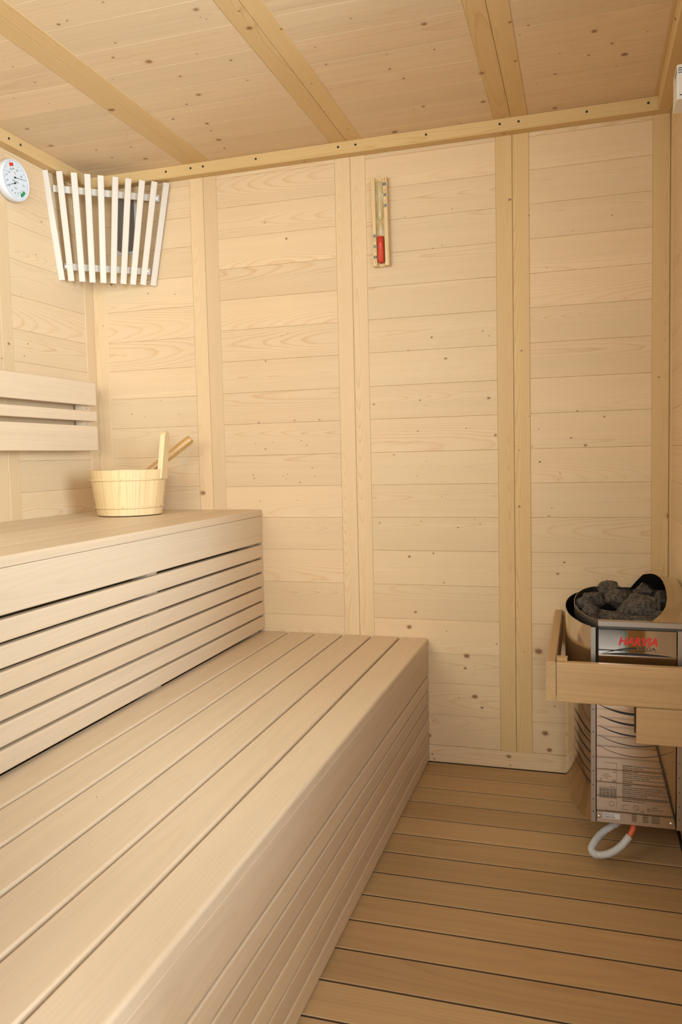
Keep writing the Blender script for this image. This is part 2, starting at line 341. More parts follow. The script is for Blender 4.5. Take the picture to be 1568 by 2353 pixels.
LEFT_KNOTS=[(-0.275, 1.806, 0.0031), (-0.462, 1.387, 0.0049), (-0.496, 1.339, 0.0029), (-0.373, 1.398, 0.003), (-0.393, 1.357, 0.0025), (0.007, 1.493, 0.0017), (0.041, 1.397, 0.0018), (-0.394, 1.549, 0.0013), (-0.312, 1.692, 0.0021)]
# ------------------------------------------------------------------ setting
X_, Y_, Z_ = V((1, 0, 0)), V((0, 1, 0)), V((0, 0, 1))
ZS = [1.968, 1.8697, 1.7681, 1.6647, 1.5611, 1.4577, 1.3509, 1.2428, 1.1354, 1.0266, .9199, .8125, .7031, .5902, .4766, .3664, .267, .1613, .0582]
ZS1 = [1.9598, 1.8534, 1.7551, 1.6534, 1.551, 1.4435, 1.3414, 1.2402, 1.135, 1.028, .922, .816, .71, .60, .49, .38, .27, .16, .0582]
ZSL = [1.972, 1.87, 1.763, 1.654, 1.542, 1.438, 1.337, 1.235, 1.13, 1.025, .925, .82, .715, .61, .505, .40, .295, .19, .0582]
ST = [(.4012, .4523), (.4523, .5031), (.9257, .9785), (.9785, 1.0297), (1.4422, 1.4928), (1.4928, 1.543)]
GAP = .0003
def boards(mb, o, a, b, n, L, edges, r=.0010):
    """boards stacked in b between successive edges, starting at o (face plane), running L along a"""
    for e0, e1 in zip(edges[:-1], edges[1:]):
        lo, hi = min(e0, e1), max(e0, e1)
        plank(mb, V(o)+V(b)*(lo+GAP/2), a, b, n, L, hi-lo-GAP, .012, r)
# back wall
mb = MB()
for (x0, x1), zs in (((.055, .4012), ZS1), ((.5031, .9257), ZS), ((1.0297, 1.4422), ZS), ((1.543, 1.8932), ZS)):
    boards(mb, (x0, 0, 0), X_, Z_, -Y_, x1-x0, [2.0]+zs)
plank(mb, (0, 0, .001), X_, Z_, -Y_, W, .0562, .012, .0015)
knots(mb, BACK_KNOTS, lambda x, z: (x, -.0012, z), X_, Z_, -Y_, 1)
box(mb, (-.06, .012, -.06), (W+.06, .06, H+.06), 2)
tag(mb.build('wall_back', ['spruce', 'knot', 'backing']), kind='structure')
# left wall
mb = MB()
YL = [-.055, -.4382, -.541, -.95, -1.053, -1.46, -1.563, YF]
for y1, y0 in ((YL[0], YL[1]), (YL[2], YL[3]), (YL[4], YL[5]), (YL[6], YL[7])):
    boards(mb, (0, y0, 0), Y_, Z_, X_, y1-y0, [2.0]+ZSL+[.001])
knots(mb, LEFT_KNOTS, lambda y, z: (.0015, y, z), Y_, Z_, X_, 1)
box(mb, (-.06, YF-.06, -.06), (-.012, .012, H+.06), 2)
tag(mb.build('wall_left', ['spruce', 'knot', 'backing']), kind='structure')
# right wall
mb = MB()
for y1, y0 in ((-.052, -.44), (-.54, -.95)):
    boards(mb, (W, y0, 0), Y_, Z_, -X_, y1-y0, [2.0]+ZSL+[.001])
for y1, y0, zz in ((-1.05, -1.22, [2.0]+ZSL+[.001]), (-1.22, -1.94, [.86, .76, .66, .56, .46, .36, .26, .16, .001]), (-1.22, -1.94, [2.0, 1.96, 1.86]), (-1.94, YF, [2.0]+ZSL+[.001])):  # boards leave an opening for the added side window
    boards(mb, (W, y0, 0), Y_, Z_, -X_, y1-y0, zz)
for lo, hi in (((W+.012, -1.22, -.06), (W+.06, .012, H+.06)), ((W+.012, YF-.06, -.06), (W+.06, -1.22, .86)), ((W+.012, YF-.06, 1.86), (W+.06, -1.22, H+.06)), ((W+.012, YF-.06, .86), (W+.06, -1.94, 1.86))):
    box(mb, lo, hi, 1)
tag(mb.build('wall_right', ['spruce', 'backing']), kind='structure')
# ceiling: boards run along x between the stile pairs
mb = MB()
CY = [0.0, -.09, -.195, -.31, -.425, -.54, -.66, -.78, -.895, -1.01, -1.125, -1.24, -1.355, -1.47, -1.585, -1.70, -1.815, -1.93, -2.045, YF]
for x0, x1 in ((0, .4012), (.5031, .9257), (1.0297, 1.4422), (1.543, 1.8932)):
    boards(mb, (x0, 0, H), X_, Y_, -Z_, x1-x0, CY, r=.0008)
knots(mb, CEIL_KNOTS, lambda x, y: (x, y, H-.0013), X_, Y_, -Z_, 1, 1.2)
box(mb, (-.06, YF-.06, H+.012), (W+.06, .06, H+.08), 2)
tag(mb.build('ceiling', ['spruce_ceiling', 'knot', 'backing']), kind='structure')
# floor: wide slats along x
mb = MB()
e = [-1.1387+.1037*k for k in range(10, -11, -1)]
fl = [0.0]+e
for y1, y0 in zip(fl[:-1], fl[1:]):
    if y0 < YF: break
    g = .0070
    plank(mb, (XL-.05, y0+g/2, 0), X_, Y_, Z_, W-XL+.042, y1-y0-g, .0022, .0006, 1)
box(mb, (-.06, YF-.06, -.08), (W+.06, .06, -.0020), 1)  # slab raised into the gaps, its dark colour paints the groove shade
tag(mb.build('floor', ['aspen_floor', 'groove_shade']), kind='structure')

# trims -------------------------------------------------
tn = [0]
def trim(mb, mats='stile'):
    tn[0] += 1
    return tag(mb.build('trim_%d' % tn[0], mats), kind='structure')
def stile(o, a, b, n, L, Wd, mats='stile', T=.013):
    mb = MB(); plank(mb, V(o)+V(b)*.0004, a, b, n, L, Wd-.0008, T, .0012); return trim(mb, mats)
for x0, x1 in ST:
    stile((x0, -.001, .0582), Z_, X_, -Y_, 2.0-.0582, x1-x0, 'stile_ochre' if x0 > 1.4 else 'stile')
    stile((x0, -.001, H-.001), -Y_, X_, -Z_, -YF-.001, x1-x0, 'stile_ochre')
stile((1.8932, -.001, .0582), Z_, X_, -Y_, 2.0-.0582, W-1.8932-.001, 'stile_ochre')
stile((1.8932, -.001, H-.001), -Y_, X_, -Z_, -YF-.001, W-1.8932-.001, 'stile_ochre')
stile((-.010, -.001, .0582), Z_, X_, -Y_, 2.0-.0582, .065)
stile((.001, -.055, .0582), Z_, Y_, X_, 2.0-.0582, .0535)
for a, b in ((YL[1], YL[2]), (YL[3], YL[4]), (YL[5], YL[6])):
    m_ = (a+b)/2
    stile((.001, m_, .001), Z_, Y_, X_, 2.0, a-m_); stile((.001, b, .001), Z_, Y_, X_, 2.0, m_-b)
for a, b in ((-.001, -.052), (-.44, -.54), (-.95, -1.05)):
    m_ = (a+b)/2 if b < -.1 else b
    if m_ != b: stile((W-.001, m_, .001), Z_, Y_, -X_, 2.0, a-m_)
    stile((W-.001, b, .001), Z_, Y_, -X_, 2.0, (m_ if m_ != b else a)-b)
# cornice battens with a chamfered lower edge
def cornice(o, a, out, L, Wd=.039, Hh=.0365, ch=.004):
    mb = MB()
    prof = [(0, 0), (Wd, 0), (Wd, -Hh+ch), (Wd-ch, -Hh), (0, -Hh)]
    prism(mb, prof, o, a, out, Z_, L, 0, None, False, True, True, (0, .02, .03))
    knots(mb, [], None, X_, Y_, Z_, 1)
    return mb
def screwhead(parent, c, n, mat='screw', r=.0036):
    s = MB(); disc(s, c, n, r, .0012, 14); q = V(n).normalized(); x, y = frame(q)
    c2 = V(c)+q*.0012
    for d in (x, y):
        e_ = q.cross(d); s.add([c2+d*r*.6+e_*r*.12+q*.0001, c2-d*r*.6+e_*r*.12+q*.0001, c2-d*r*.6-e_*r*.12+q*.0001, c2+d*r*.6-e_*r*.12+q*.0001], [(0, 1, 2, 3)], mi=1)
    return s.build('screw', [mat, 'black'], parent)
mb = cornice((0.002, -.0012, H-.0005), X_, -Y_, W-.004)
cb = [(.30, .0022), (.72, .003), (.83, .0035), (1.10, .0025), (1.35, .0022), (1.47, .0045), (1.60, .0022), (1.66, .0018)]
knots(mb, [(x, .01+.012*((i*37) % 10)/10, s) for i, (x, s) in enumerate(cb)], lambda x, y: (x, -.004-y, H-.0374), X_, Y_, -Z_, 1)
ct = trim(mb, ['cornice', 'knot'])
for x in (.335, .4288, .4751, .6675, .9518, 1.0095, 1.2362, 1.4603, 1.5157, 1.7103, 1.8781):
    screwhead(ct, (x, -.0402, H-.016), -Y_)
mb = cornice((.0012, YF+.002, H-.0005), Y_, X_, -YF-.0435); cl = trim(mb, ['cornice', 'knot'])
for y in (-.4624, -.4104, -.9, -1.4): screwhead(cl, (.0402, y, H-.02), X_)
mb = cornice((W-.0012, YF+.002, H-.0005), Y_, -X_, -YF-.0435); cr = trim(mb, ['cornice', 'knot'])
for y in (-.5, -.9, -1.4): screwhead(cr, (W-.0402, y, H-.02), -X_)

# front of the cabin: fixed glass at the bench side, open doorway at the right ------------
mb = MB()
yo = YF-.055
for lo, hi in (((0, yo, 0), (.055, YF, H)), ((1.15, yo, 0), (1.21, YF, H)), ((.055, yo, 1.93), (1.15, YF, H)), ((.055, yo, 0), (1.15, YF, .86)),
               ((1.21, yo, 1.90), (1.875, YF, H)), ((1.875, yo, 0), (W, YF, H))):
    lo, hi = V(lo), V(hi)
    if hi.z-lo.z > hi.x-lo.x: plank(mb, (lo.x, YF, lo.z), Z_, X_, Y_, hi.z-lo.z, hi.x-lo.x, .055, .002)
    else: plank(mb, (lo.x, YF, lo.z), X_, Z_, Y_, hi.x-lo.x, hi.z-lo.z, .055, .002)
tag(mb.build('wall_front', ['stile']), kind='structure')
mb = MB(); box(mb, (.056, YF-.032, .861), (1.149, YF-.024, 1.929))
tag(mb.build('window_1', ['pane']), kind='structure')
mb = MB(); box(mb, (W+.020, -1.94, .86), (W+.028, -1.22, 1.86))  # added window out of view, lets light in from the right
wn = tag(mb.build('added_side_window', ['pane']), kind='structure')
mb = MB()
for lo, hi in (((W-.001, -1.96, .84), (W+.06, -1.94, 1.88)), ((W-.001, -1.22, .84), (W+.06, -1.20, 1.88)), ((W-.001, -1.94, .84), (W+.06, -1.22, .86)), ((W-.001, -1.94, 1.86), (W+.06, -1.22, 1.88))):
    box(mb, lo, hi)
mb.build('added_window_frame', 'stile', wn)  # frame of the added window
mb = MB(); box(mb, (1.870, YF-.66, .02), (1.878, YF-.07, 1.89), 0)
box(mb, (1.8695, YF-.0695, .02), (1.8785, YF-.0675, 1.89), 1)
dr = tag(mb.build('door_1', ['pane', 'pane_edge']), kind='structure')
mb = MB()
for z in (.25, 1.65): box(mb, (1.862, YF-.068, z), (1.892, YF-.0555, z+.09))
mb.build('hinge', ['steel_brushed'], dr)
mb = MB(); box(mb, (-3.5, -7, -.12), (6, YF-.056, -.10))
tag(mb.build('floor_outside', ['patio']), kind='structure')
# ------------------------------------------------------------------ benches
LB = thing('bench', (.9, -1.05, 0), 'long lower bench of pale smooth planks standing on the floor, knee high', 'bench')
mb = MB(); J = [.555, .640, .721, .8195, .9189, 1.0192, 1.1165, XL]
J = [.6178, .721, .8195, .9189, 1.0192, 1.1165, XL]
YB = YF+.004
tb = [(.2, .35, .9), (.5, .55, .5), (.8, .6, .25), (.33, .45, .45), (.91, .5, .6), (.12, .62, .2)]
for i, (a, b) in enumerate(zip(J[:-1], J[1:])):
    last = i == 5
    r = .004
    w0, w1 = a+(.0034 if i else 0), b-(0 if last else .0034)
    prof = [(p, q) for p, q in rrect(w1-w0, .0215, .0045, 4, False)]
    if last:
        prof = []
        for k in range(6): t = math.pi/2*k/5; prof.append((w1-w0-.007+.007*math.cos(t), -.007+.007*math.sin(t)))
        for k in range(5): t = math.pi/2+math.pi/2*k/4; prof.append((.0045+.0045*math.cos(t), -.0045+.0045*math.sin(t)))
        prof += [(0, -.0215), (w1-w0, -.0215)]
    prism(mb, prof, (w0, YB, ZL), Y_, X_, Z_, -YB-.0015, 0, tb[i])
knots(mb, [(.862, -1.3438, .0022)], lambda x, y: (x, y, ZL+.0002), X_, Y_, Z_, 1, 1., 1.)
mb.build('seat', ['aspen', 'knot'], LB)
mb = MB(); plank(mb, (XL-.0005, YB, .2945), Y_, Z_, X_, -YB-.0015, .0985, .022, .003, 2, bd=(.4, .42, .5)); mb.build('fascia', 'aspen', LB)
mb = MB()
for k in range(6):
    z1 = .2880-k*.0473
    plank(mb, (XL-.001, YB, z1-.0415), Y_, Z_, X_, -YB-.0015, .0412, .016, .0022, 2)
mb.build('slat_skirt', 'aspen', LB)
for y in (-.06, -.72, -1.38, -2.05):
    mb = MB(); box(mb, (XL-.064, y-.022, 0.001), (XL-.019, y+.022, ZL-.024)); mb.build('support_post', 'aspen', LB)
for y in (-.10, -.76, -1.42, -2.09):
    mb = MB(); box(mb, (.618, y-.016, ZL-.075), (XL-.07, y+.016, ZL-.0235)); mb.build('seat_batten', 'aspen', LB)

UB = thing('bench', (.33, -1.05, 0), 'tall upper bench against the left wall with the wooden bucket on it', 'bench')
mb = MB(); JU = [.003, .10, .2, .30, .40, .50, XU]
for i, (a, b) in enumerate(zip(JU[:-1], JU[1:])):
    w0, w1 = a+.0001, b-(.0001 if i < 5 else 0)
    rr = .0012 if i < 5 else .0012
    if i == 5:
        prof = []
        for k in range(6): t = math.pi/2*k/5; prof.append((w1-w0-.006+.006*math.cos(t), -.006+.006*math.sin(t)))
        prof += [(.0012, 0), (0, -.0012), (0, -.0215), (w1-w0, -.0215)]
        prism(mb, prof, (w0, YB, ZU), Y_, X_, Z_, -YB-.0015, 0)
    else: plank(mb, (w0, YB, ZU), Y_, X_, Z_, -YB-.0015, w1-w0, .0215, rr)
mb.build('seat', 'aspen', UB)
mb = MB(); plank(mb, (XU-.0005, YB, .7265), Y_, Z_, X_, -YB-.0015, .0910, .022, .003, 2, bd=(.7, .55, .2)); mb.build('fascia', 'aspen', UB)
mb = MB()
sb = [(.1, .6, .4), (.9, .55, .2), (.3, .5, .7), (.5, .45, .9), (.7, .68, .1), (.2, .5, .3)]
for k in range(6):
    z1 = .7182-k*.0500
    plank(mb, (XU-.001, YB, max(z1-.0435, ZL+.0035)), Y_, Z_, X_, -YB-.0015, min(.0435, z1-ZL-.0035), .016, .004, 3, bd=sb[k])
mb.build('slat_riser', 'aspen', UB)
for y in (-.045, -.71, -1.38, -2.05):
    mb = MB(); box(mb, (XU-.064, y-.024, .001), (XU-.019, y+.024, ZU-.024)); mb.build('support_post', 'aspen', UB)

# ------------------------------------------------------------------ backrest on the left wall
BR = thing('backrest', (.045, -1.0, 1.1), 'slatted backrest of three pale boards screwed to the left wall above the upper bench', 'backrest')
for (z0, z1), bdv in zip(((1.2125, 1.293), (1.158, 1.1937), (1.0555, 1.1424)), ((.3, .6, .4), (.6, .5, .3), (.15, .55, .1))):
    mb = MB(); plank(mb, (.065, -1.95, z0), Y_, Z_, X_, 1.95-.107, z1-z0, .022, .0035, 2, bd=bdv, back=True); mb.build('board', 'aspen', BR)
for y in (-.135, -.74, -1.38, -1.88):
    mb = MB(); box(mb, (.0145, y-.022, 1.065), (.0425, y+.022, 1.285)); br = mb.build('bracket', 'aspen', BR)
    for z in (1.2035, 1.150): screwhead(br, (.0425, y+.002, z), X_, 'zinc', .0038)

# ------------------------------------------------------------------ corner lamp behind a slatted shade
LN = V((.5773, -.8064, -.1281))
SL = [((-.003, -.2404, 1.9804), (.0025, -.1817, 1.6356)), ((.0339, -.214, 1.9805), (.027, -.164, 1.6343)), ((.0714, -.1871, 1.9799), (.0559, -.1431, 1.6335)),
      ((.1061, -.1622, 1.9794), (.0828, -.1237, 1.6326)), ((.1408, -.1371, 1.9784), (.112, -.1028, 1.6327)), ((.1795, -.1093, 1.9778), (.1391, -.0834, 1.6326)),
      ((.2143, -.0842, 1.9763), (.1661, -.0641, 1.6324)), ((.251, -.0576, 1.9743), (.1922, -.0452, 1.6315)), ((.2847, -.0334, 1.9738), (.22, -.0254, 1.6322)), ((.3176, -.0097, 1.9728), (.2482, -.0051, 1.6313))]
CLAMP = thing('corner_lamp', (.1, -.1, 1.80), 'corner wall lamp behind a fan-shaped shade of ten pale wooden slats', 'lamp')
off = LN*.014
for a, b in SL:
    a, b = V(a)+off, V(b)+off; d = (b-a); L = d.length; d.normalize(); s = d.cross(LN).normalized()
    if s.x < 0: s = -s
    mb = MB(); plank(mb, a-s*.0105+LN*.0, d, s, LN, L, .021, .010, .003, 3); mb.build('slat', 'slat', CLAMP)
def crossbar(p, q, ww=.0225):
    p, q = V(p), V(q); d = (q-p); L = d.length; d.normalize(); up = LN.cross(d); up = up if up.z > 0 else -up; up.normalize()
    mb = MB(); plank(mb, p-up*ww/2, d, up, LN, L, ww, .012, .001, 1); return mb.build('crossbar', 'slat', CLAMP)
bo = V((0, 0, 0))+LN*.0035
t_ = crossbar(V((.004, -.2100, 1.9320))+bo, V((.287, -.0045, 1.927))+bo)
b_ = crossbar(V((.004, -.1690, 1.6850))+bo, V((.241, -.0045, 1.681))+bo)
for p, par in (((.0145, -.2010, 1.9335), t_), ((.2780, -.0110, 1.9268), t_), ((.0100, -.1640, 1.6850), b_), ((.2310, -.0115, 1.6820), b_)):
    screwhead(par, V(p)+bo, LN, 'zinc', .0042)
mb = MB()
prof = [(.006, 0), (.066, 0), (.072, -.01)]
# rounded lamp cover fixed to the back wall
cx = .150
pts = []
for k in range(13):
    t = math.pi*k/12; pts.append((cx+.036*math.cos(t), -.004-.045*math.sin(t)**.8))
vs = []; 
for z, s in ((1.758, .6), (1.763, .85), (1.775, 1.), (1.935, 1.), (1.947, .85), (1.95, .6)):
    for x, y in pts: vs.append((cx+(x-cx)*s, -.004+(y+.004)*s, z))
fs = []
for i in range(5):
    for k in range(12): fs.append((i*13+k, i*13+k+1, (i+1)*13+k+1, (i+1)*13+k))
fs += [tuple(range(12, -1, -1)), tuple(range(65, 78))]
mb.add(vs, fs, smooth=True); mb.build('lamp_cover', 'lamp_glass', CLAMP)
mb = MB(); box(mb, (cx-.038, -.006, 1.750), (cx+.040, -.0015, 1.955)); mb.build('wall_plate', 'white', CLAMP)
mb = MB(); disc(mb, (.150, -.02, 1.7585), -Z_, .008, .012, 12, r2=.006); mb.build('end_cap', 'white', CLAMP)

# ------------------------------------------------------------------ thermometer / hygrometer
TC = V((.0025, -.4256, 1.887)); TR = .0625
TH = thing('thermometer', TC, 'round white dial thermometer hung high on the left wall beside the slatted lamp', 'thermometer')
def lathe(mb, c, ax, prof, seg=40, mi=0, smooth=True):
    c, ax = V(c), V(ax).normalized(); x, y = frame(ax); vs = []; k = len(prof)
    for (r, h) in prof:
        for s in range(seg):
            a = 2*math.pi*s/seg; vs.append(c+ax*h+(x*math.cos(a)+y*math.sin(a))*r)
    fs = []
    for i in range(k-1):
        for s in range(seg):
            j = (s+1) % seg; fs.append((i*seg+s, i*seg+j, (i+1)*seg+j, (i+1)*seg+s))
    mb.add(vs, fs, mi=mi, smooth=smooth)
mb = MB(); lathe(mb, TC, X_, [(0, 0), (TR-.004, 0), (TR-.001, .003), (TR, .02), (TR-.0008, .0265), (TR-.0025, .0285), (TR-.0052, .0285), (TR-.0065, .0262)], 56)
mb.build('case', 'white', TH)
mb = MB(); disc(mb, TC+X_*.0235, X_, TR-.0060, .0015, 56); mb.build('dial', 'dial', TH)
fx = TC.x+.0253
def dp(r, deg): a = math.radians(deg); return V((fx, TC.y+r*math.cos(a), TC.z+r*math.sin(a)))
def sector(name, r0, r1, a0, a1, mat):
    mb = MB(); n = 10; vs = []
    for i in range(n+1):
        a = a0+(a1-a0)*i/n; vs += [dp(r0, a), dp(r1, a)]
    mb.add(vs, [(2*i, 2*i+1, 2*i+3, 2*i+2) for i in range(n)]); return mb.build(name, mat, TH)
sector('red_zone', .041, .051, 98, 122, 'red')
sector('green_zone', .041, .051, -30, -62, 'green')
mb = MB()
for a in (160, 143, 83, 70, 55, 37, -5, -18, -75, -90, 182, 200, 215): 
    p, q = dp(.044, a), dp(.050, a); t = (q-p).normalized().cross(X_)*.0005; mb.add([p-t, q-t, q+t, p+t], [(0, 1, 2, 3)])
for s, r, a, z in (('120', .034, 150, .0085), ('100', .034, 124, .0085), ('80', .034, 101, .0085), ('60', .034, 74, .0085), ('40', .034, 35, .0085), ('20', .036, -8, .0085),
                   ('70', .040, 172, .0075), ('60', .038, 194, .0075), ('50', .038, 220, .0075), ('40', .039, 243, .0075), ('30', .039, 263, .0075), ('20', .037, 284, .0075), ('10', .036, 303, .0075), ('0', .036, 320, .0075)):
    p = dp(r, a); add_text(mb, s, z, p+V((0, 0, -z*.35)), Y_, Z_, align='CENTER', depth=.0001)
add_text(mb, 'SAUNA', .0085, TC+V((.0253, 0, -.006)), Y_, Z_, align='CENTER', depth=.0001)
add_text(mb, '%r.F', .008, TC+V((.0253, 0, -.026)), Y_, Z_, align='CENTER', depth=.0001)
mb.build('dial_print', 'grey', TH)
mb = MB(); add_text(mb, '°C', .009, TC+V((.0253, 0, .018)), Y_, Z_, align='CENTER', depth=.0001); mb.build('unit_mark', 'red', TH)
for h, tip in ((V((.0275, -.0035, .007)), V((.0275, .048, .0135))), (V((.0275, -.004, -.010)), V((.0275, -.040, -.026)))):
    p, q = TC+h, TC+tip; t = (q-p).normalized().cross(X_)
    mb = MB(); mb.add([p-t*.0008, q-t*.0004, q+t*.0004, p+t*.0008, ], [(0, 1, 2, 3)]); disc(mb, p-X_*.0022, X_, .0028, .0032, 14); mb.build('needle', 'black', TH)

# ------------------------------------------------------------------ sand timer
TM = thing('sand_timer', (1.0815, -.015, 1.62), 'pine sauna sand timer with red sand hung on the back wall', 'timer')
z0, z1 = 1.621, 1.896; xc = 1.0812; hw = .0262; yf = -.0285; tl = math.tan(.014)
prof = [(-hw, 0)]
# b = x, n = -y (outwards)
n0 = .0285
prof = [(-hw, .0015), (hw, .0015), (hw, n0-.002), (hw-.002, n0), (.0138, n0)]
for k in range(1, 8):
    t = math.pi*k/8; prof.append((.0138*math.cos(t), n0-.0155*math.sin(t)))
prof += [(-.0138, n0), (-hw+.002, n0), (-hw, n0-.002)]
mb = MB(); prism(mb, prof, (xc+.002, 0, z0), V((-tl, 0, 1)).normalized(), X_, -Y_, z1-z0)
mb.build('wooden_block', 'bucket', TM)
def tx(z): return xc+.002-tl*(z-z0)
ty = -.0255
def lat(name, prof2, mat):
    mb = MB(); vs = []; seg = 24
    for r, z in prof2:
        for s in range(seg): a = 2*math.pi*s/seg; vs.append((tx(z)+r*math.cos(a), ty+r*math.sin(a), z))
    k = len(prof2); mb.add(vs, [(i*seg+s, i*seg+(s+1) % seg, (i+1)*seg+(s+1) % seg, (i+1)*seg+s) for i in range(k-1) for s in range(seg)], smooth=True)
    return mb.build(name, mat, TM)
zn = 1.7590; Rg = .0115
lat('glass_tube', [(.0001, 1.6275), (.006, 1.6285), (Rg, 1.6325), (Rg, zn-.013), (.008, zn-.007), (.0035, zn-.002), (.0018, zn), (.0035, zn+.002), (.008, zn+.007), (Rg, zn+.013), (Rg, 1.878), (.006, 1.883), (.0001, 1.885)], 'tube')
lat('sand', [(.0001, 1.6290), (.0055, 1.6298), (Rg-.0008, 1.6335), (Rg-.0008, 1.7115), (.0001, 1.7135)], 'sand')
def plate(x, z, s, upside):
    mb = MB(); h = .0043; y = -n0-.0004
    x += tx(z)-xc
    mb.add([(x-h, y, z-h), (x+h, y, z-h), (x+h, y, z+h), (x-h, y, z+h)], [(0, 1, 2, 3)])
    u = V((0, 0, -1)) if upside else Z_; r = -X_ if upside else X_
    sz = .0085
    add_text(mb, s, sz, V((x, y-.0003, z))-u*sz*.34, r, u, mi=1, align='CENTER', depth=.0001, bold=.0001)
    d = 1 if upside else -1      # triangle beside the plate
    a, b, c = V((x-.0035, y, z+d*.0046)), V((x+.0035, y, z+d*.0046)), V((x+.0005, y, z+d*.019))
    for p, q in ((a, c), (b, c)):
        t = (q-p).normalized().cross(Y_)*.00025; mb.add([p-t, q-t, q+t, p+t], [(0, 1, 2, 3)])
    mb.build('number_plate', ['black', 'white'], TM)
for z, s in ((1.7155, '15'), (1.6825, '10'), (1.6490, '5')): plate(xc-.0187, z, s, False)
for z, s in ((1.8725, '5'), (1.8395, '10'), (1.8060, '15')): plate(xc+.0187, z, s, True)

# ------------------------------------------------------------------ bucket and ladle
BC = V((.268, -.243, ZU))
BK = thing('bucket', BC, 'round pine stave bucket with two hoops and upright handle on the upper bench', 'bucket')
NS = 18; hB = .149
# the handle stave sits on the right, seen edge-on
vr = V((BC.x-CAM.x, BC.y-CAM.y, 0)).normalized(); side = V((-vr.y, vr.x, 0)); side = side if side.x > 0 else -side
a0 = math.atan2(side.y, side.x)-math.radians(24)
def ringpt(a, r, z): return V((BC.x+r*math.cos(a), BC.y+r*math.sin(a), z))
mb = MB(); wid = 0
aw = [1+.25*math.sin(i*2.3) for i in range(NS)]; tot = sum(aw); ang = a0-2*math.pi*aw[0]/tot/2
handle_rng = None
for i in range(NS):
    da = 2*math.pi*aw[i]/tot; a1 = ang+da; e_ = .0008
    if i == 0: handle_rng = (ang, a1)
    vs = []; wc = []; seg = 3
    for z, ro in ((ZU+.003, .1025), (ZU+.0045, .104), (ZU+hB-.001, .1245), (ZU+hB, .1235)):
        for k in range(seg+1):
            a = ang+e_+(a1-ang-2*e_)*k/seg
            vs += [ringpt(a, ro, z), ringpt(a, ro-.013 if z > ZU+.004 else ro-.012, z)]; wc += [(z, k*.012, .03), (z, k*.012, .017)]
    n = (seg+1)*2; fs = []
    for r in range(3):
        for k in range(seg):
            q = r*n+2*k; fs += [(q, q+2, q+2+n, q+n), (q+1, q+1+n, q+3+n, q+3)]
    for k in range(seg): q = 3*n+2*k; fs.append((q, q+2, q+3, q+1)); q = 2*k; fs.append((q, q+1, q+3, q+2))
    mb.add(vs, fs, wc, None, 0)
    ang = a1
body = mb.build('stave_body', 'bucket', BK)
mb = MB(); disc(mb, BC+Z_*.012, Z_, .0955, .008, 40); mb.build('base', 'bucket', BK)
for z, r in ((ZU+.029, .1082), (ZU+.118, .1207)):
    mb = MB(); n = 64; pts = [ringpt(2*math.pi*k/n, r, z) for k in range(n+1)]
    tube(mb, pts, .0038, 10, cap=False); h = mb.build('hoop', 'bucket', BK)
    for a in (a0-1.35, a0-2.5):
        s = MB(); disc(s, ringpt(a, r+.0033, z), V((math.cos(a), math.sin(a), 0)), .0012, .0010, 8); s.build('nail', 'screw', h)
# handle: stave prolonged upwards, rounded top with a hole
mb = MB(); hw_ = .026; rows = []
nrm = V((math.cos(a0), math.sin(a0), 0)); tg = V((-math.sin(a0), math.cos(a0), 0))
zt_ = ZU+hB; top = ZU+.272
out = []
out = [(-hw_, zt_-.03), (hw_, zt_-.03), (hw_*.86, zt_+.05), (hw_*.80, top-.022)]
for k in range(1, 8): t = math.pi*k/8; out.append((hw_*.80*math.cos(t), top-.022+.022*math.sin(t)))
out += [(-hw_*.80, top-.022), (-hw_*.86, zt_+.05)]
vs = []
for s_ in (0, .016):
    for (t, z) in out:
        r = .1105+(z-zt_)*.11
        vs.append(BC*1+nrm*(r+s_)+tg*t+V((0, 0, z-ZU)))
k = len(out); fs = [(i, (i+1) % k, k+(i+1) % k, k+i) for i in range(k)]+[tuple(range(k-1, -1, -1)), tuple(range(k, 2*k))]
mb.add(vs, fs, [(p[2], p[0]*.4, p[1]*.4) for p in vs], (.2, .6, .3)); mb.build('handle', 'bucket', BK)

LD = thing('ladle', (.33, -.21, ZU+.02), 'wooden ladle leaning in the bucket, its grooved orange-brown handle sticking out', 'ladle')
p1 = V((.4343, -.115, 1.0885)); p0 = V((.215, -.215, .905)); dv = (p1-p0).normalized()
mb = MB(); n = 14
lob = lambda a: 1.0-.30*max(0, -math.cos(3*a)-.35)/.65
tube(mb, [p0+(p1-p0)*t for t in (0, .05, .3, .6, .9, .975, 1.)], [.0100, .0125, .0135, .0140, .0152, .0148, .0115], 30, 0, True, True, lob, bd=(.3, .4, .8))
mb.build('handle', 'ladle', LD)
mb = MB(); sb_ = p0-dv*.02+V((0, 0, -.006)); lathe(mb, sb_, Z_, [(.001, -.028), (.02, -.026), (.034, -.012), (.038, .008), (.035, .008), (.031, -.010), (.018, -.022), (.001, -.024)], 24)
mb.build('scoop', 'ladle', LD)
hz = p1-dv*.035
mb = MB(); pts = smoothpath([hz+V((.004, -.012, .004)), hz+V((-.004, -.016, -.022)), hz+V((.004, -.018, -.046)), hz+V((.010, -.018, -.058)), hz+V((.018, -.014, -.04)), hz+V((.022, -.010, -.015)), hz+V((.012, -.004, .0))], 5)
tube(mb, pts, .0007, 6)
c = hz+V((.010, -.018, -.058)); tube(mb, smoothpath([c, c+V((-.009, 0, -.003)), c+V((-.007, 0, -.008)), c+V((.002, 0, -.004)), c+V((.006, 0, -.008)), c], 4), .0009, 6)
mb.build('string_loop', 'string', LD)

